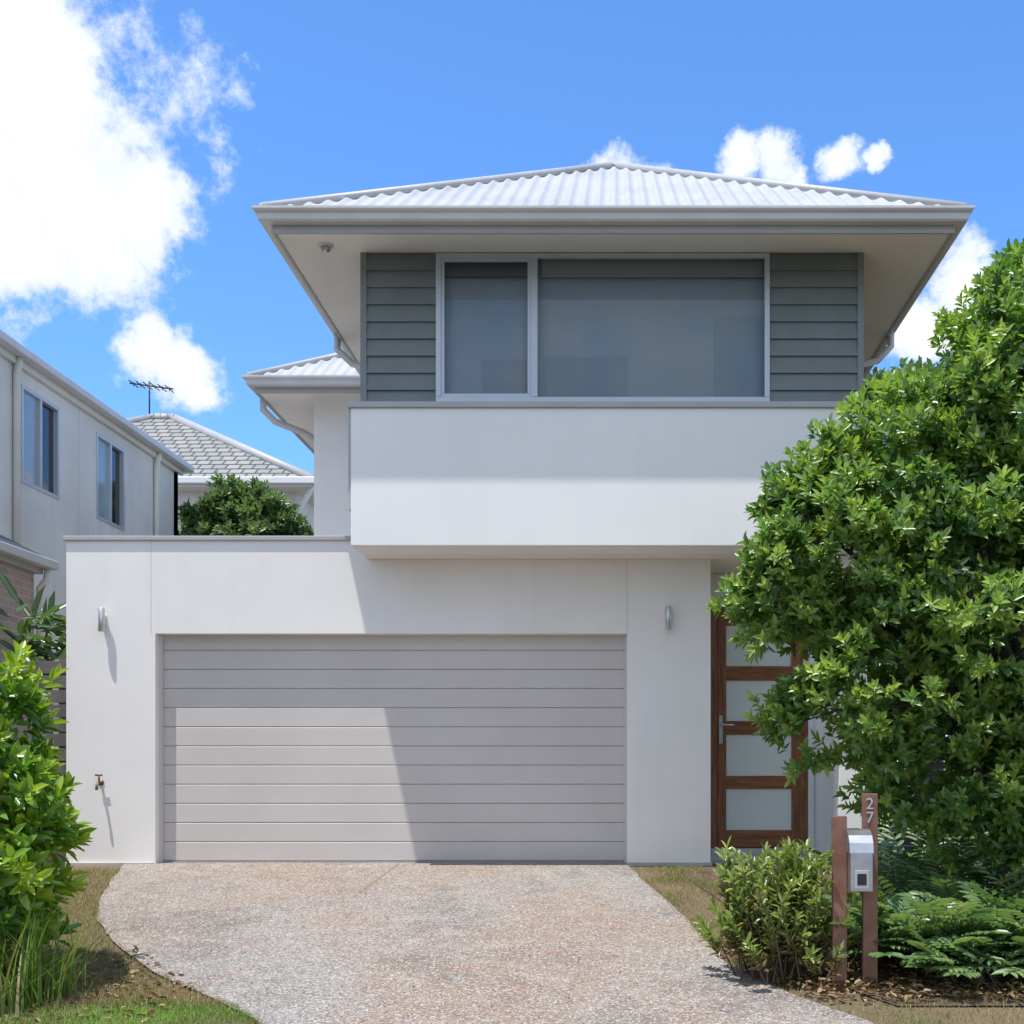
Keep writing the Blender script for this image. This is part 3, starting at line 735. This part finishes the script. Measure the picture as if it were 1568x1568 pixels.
blades('lawn_grass',X,Y,gza(Y)-.015,rng.uniform(.02,.05,len(X)),np.full(len(X),.005),rng.uniform(.2,.9,len(X)),g,M_grass,None,2)
n=36000
Y=rng.uniform(-6.2,-0.15,n); X=np.interp(Y,ys,xr)-.03+rng.random(n)**1.2*np.where(Y<-4.4,1.8,.75)
nz=np.array([mnoise.noise((x*2,y*2,4)) for x,y in zip(X,Y)])
keep=rng.random(n)<np.clip(.5+nz,0.05,1)
X,Y,nz=X[keep],Y[keep],nz[keep]
blades('verge_grass',X,Y,gza(Y)-.015,rng.uniform(.015,.05,len(X)),np.full(len(X),.005),rng.uniform(.2,.9,len(X)),np.clip(.14+nz*.5+rng.normal(0,.13,len(X)),0,1),M_grass,None,2)
n=12000
Y=rng.uniform(-4.4,-0.2,n); X=np.interp(Y,ys,xl)+.03-rng.random(n)*.9
blades('verge_grass',X,Y,gza(Y)-.015,rng.uniform(.015,.05,n),np.full(n,.005),rng.uniform(.2,.9,n),np.clip(rng.normal(.16,.16,n),0,1),M_grass,None,2)
SP=empty('strappy_plant')
for (cx,cy,k) in ((-3.60,-4.7,170),(-3.38,-4.75,110),(-3.85,-4.9,200),(-3.55,-5.0,80)):
    X=cx+rng.normal(0,.09,k);Y=cy+rng.normal(0,.08,k)
    blades('strap_leaves',X,Y,gza(Y)-.01,rng.uniform(.25,.72,k),rng.uniform(.010,.022,k),rng.uniform(.05,1.05,k),np.clip(rng.normal(.65,.28,k),0,1),M_grass,SP,6)
n=4200
X=rng.uniform(.75,3.4,n);Y=rng.uniform(-4.85,-3.0,n); k=(X>np.interp(Y,ys,xr)+.08)
X,Y=X[k],Y[k]; Z=gza(Y)+rng.uniform(0,.05,len(X))
X2=rng.uniform(-4.6,-2.6,700);Y2=rng.uniform(-5.2,-3.6,700);k=X2<np.interp(Y2,ys,xl)+.1
X=np.concatenate([X,X2[k]]);Y=np.concatenate([Y,Y2[k]]);Z=np.concatenate([Z,gza(Y2[k])+.006])
X3=rng.uniform(-4.5,1.2,60);Y3=rng.uniform(-5.2,-.1,60)
k=(X3>np.interp(Y3,ys,xl))&(X3<np.interp(Y3,ys,xr))
X=np.concatenate([X,X3[k]]);Y=np.concatenate([Y,Y3[k]]);Z=np.concatenate([Z,gza(Y3[k])+.008])
m=len(X)
ls=rng.uniform(.03,.07,m); ls[-k.sum():]*=.5
leaves('leaf_litter',np.stack([X,Y,Z],1),np.stack([rng.normal(size=m),rng.normal(size=m),rng.normal(0,.25,m)],1),
       np.stack([rng.normal(0,.4,m),rng.normal(0,.4,m),np.ones(m)],1),ls,ls*.45,rng.random(m),M_dry)

# ---------------------------------------------------------------- light, sky, camera
sd=Vector((0.21,0.207,-1.0))
sun=bpy.data.lights.new('sun','SUN'); sun.energy=5.0; sun.angle=math.radians(0.5); sun.color=(1.0,0.975,0.93)
so=bpy.data.objects.new('sun',sun); COL.objects.link(so); so.rotation_euler=sd.to_track_quat('-Z','Y').to_euler()
el=math.atan2(1,math.hypot(.21,.207)); az=math.atan2(-.21,-.207)

w=bpy.data.worlds.new('World'); scene.world=w; w.use_nodes=True
nt=w.node_tree; nt.nodes.clear()
out=nt.nodes.new('ShaderNodeOutputWorld')
sky=nt.nodes.new('ShaderNodeTexSky'); sky.sky_type='NISHITA'; sky.sun_disc=False
sky.sun_elevation=el; sky.sun_rotation=az%(2*math.pi); sky.air_density=1.0; sky.dust_density=0.3; sky.ozone_density=2.0
bg=nt.nodes.new('ShaderNodeBackground'); bg.inputs[1].default_value=0.15
nt.links.new(mixc(nt,1.0,sky.outputs[0],(0.80,1.26,1.75),'MULTIPLY'),bg.inputs[0])
tc=nt.nodes.new('ShaderNodeTexCoord'); nm=N(nt,'ShaderNodeVectorMath',operation='NORMALIZE'); nt.links.new(tc.outputs['Generated'],nm.inputs[0])
D0=nm.outputs[0]
nn=N(nt,'ShaderNodeTexNoise'); nn.inputs['Scale'].default_value=9; nn.inputs['Detail'].default_value=6; nn.inputs['Roughness'].default_value=.6; nt.links.new(D0,nn.inputs['Vector'])
s1=N(nt,'ShaderNodeVectorMath',operation='SUBTRACT'); nt.links.new(nn.outputs['Color'],s1.inputs[0]); s1.inputs[1].default_value=(.5,.5,.5)
s2=N(nt,'ShaderNodeVectorMath',operation='SCALE'); nt.links.new(s1.outputs[0],s2.inputs[0]); s2.inputs['Scale'].default_value=.075
s3=N(nt,'ShaderNodeVectorMath',operation='ADD'); nt.links.new(D0,s3.inputs[0]); nt.links.new(s2.outputs[0],s3.inputs[1])
clouds=[(-.505,.58,.09),(-.47,.53,.10),(-.43,.465,.075),(-.385,.455,.05),(-.60,.53,.16),(-.50,.44,.055),
        (-.388,.335,.030),(-.355,.318,.032),
        (.005,.485,.022),(.035,.480,.022),(.10,.488,.022),(.135,.485,.026),(.155,.48,.016),(.19,.495,.018),(.215,.492,.010),
        (.28,.40,.036),(.25,.35,.030)]
prev=None
for c in clouds:
    v=Vector((c[0],1,c[1])).normalized()
    dn=N(nt,'ShaderNodeVectorMath',operation='DISTANCE'); nt.links.new(s3.outputs[0],dn.inputs[0]); dn.inputs[1].default_value=tuple(v)
    m1=N(nt,'ShaderNodeMath',operation='MULTIPLY_ADD'); nt.links.new(dn.outputs['Value'],m1.inputs[0]); m1.inputs[1].default_value=-1.2/c[2]; m1.inputs[2].default_value=1.2
    if prev is None: prev=m1.outputs[0]
    else:
        mm=N(nt,'ShaderNodeMath',operation='MAXIMUM'); nt.links.new(prev,mm.inputs[0]); nt.links.new(m1.outputs[0],mm.inputs[1]); prev=mm.outputs[0]
# unseen broken cumulus on the street side, added to brighten the facade
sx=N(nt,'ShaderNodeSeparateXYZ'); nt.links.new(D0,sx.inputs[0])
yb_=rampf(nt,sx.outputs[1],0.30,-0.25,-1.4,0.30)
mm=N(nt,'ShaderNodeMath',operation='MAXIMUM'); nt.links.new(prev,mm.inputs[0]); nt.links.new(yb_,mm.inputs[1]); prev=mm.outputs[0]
fb=N(nt,'ShaderNodeTexNoise'); fb.inputs['Scale'].default_value=13; fb.inputs['Detail'].default_value=9; fb.inputs['Roughness'].default_value=.66; nt.links.new(D0,fb.inputs['Vector'])
ma=N(nt,'ShaderNodeMath',operation='MULTIPLY_ADD'); nt.links.new(fb.outputs[0],ma.inputs[0]); ma.inputs[1].default_value=3.4; ma.inputs[2].default_value=-1.7
ad=N(nt,'ShaderNodeMath',operation='ADD'); nt.links.new(prev,ad.inputs[0]); nt.links.new(ma.outputs[0],ad.inputs[1])
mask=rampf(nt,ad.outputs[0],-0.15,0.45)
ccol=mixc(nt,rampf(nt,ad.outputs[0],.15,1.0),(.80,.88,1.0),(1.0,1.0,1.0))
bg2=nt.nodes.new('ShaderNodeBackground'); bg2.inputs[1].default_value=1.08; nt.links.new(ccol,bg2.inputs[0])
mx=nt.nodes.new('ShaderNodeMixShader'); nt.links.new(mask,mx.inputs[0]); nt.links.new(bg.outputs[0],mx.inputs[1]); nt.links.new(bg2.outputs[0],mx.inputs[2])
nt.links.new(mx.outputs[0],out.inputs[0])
w.cycles.sampling_method='MANUAL'; w.cycles.sample_map_resolution=512

cam=bpy.data.cameras.new('camera'); cam.sensor_width=36; cam.lens=1860/1568*36
cam.shift_x=-(940-784)/1568; cam.shift_y=(1172-784)/1568; cam.clip_end=2000; cam.clip_start=.05
co=bpy.data.objects.new('camera',cam); COL.objects.link(co); co.location=(0,-12,0.97); co.rotation_euler=(math.radians(90),0,0)
scene.camera=co
scene.view_settings.view_transform='Standard'; scene.view_settings.look='None'; scene.view_settings.exposure=0
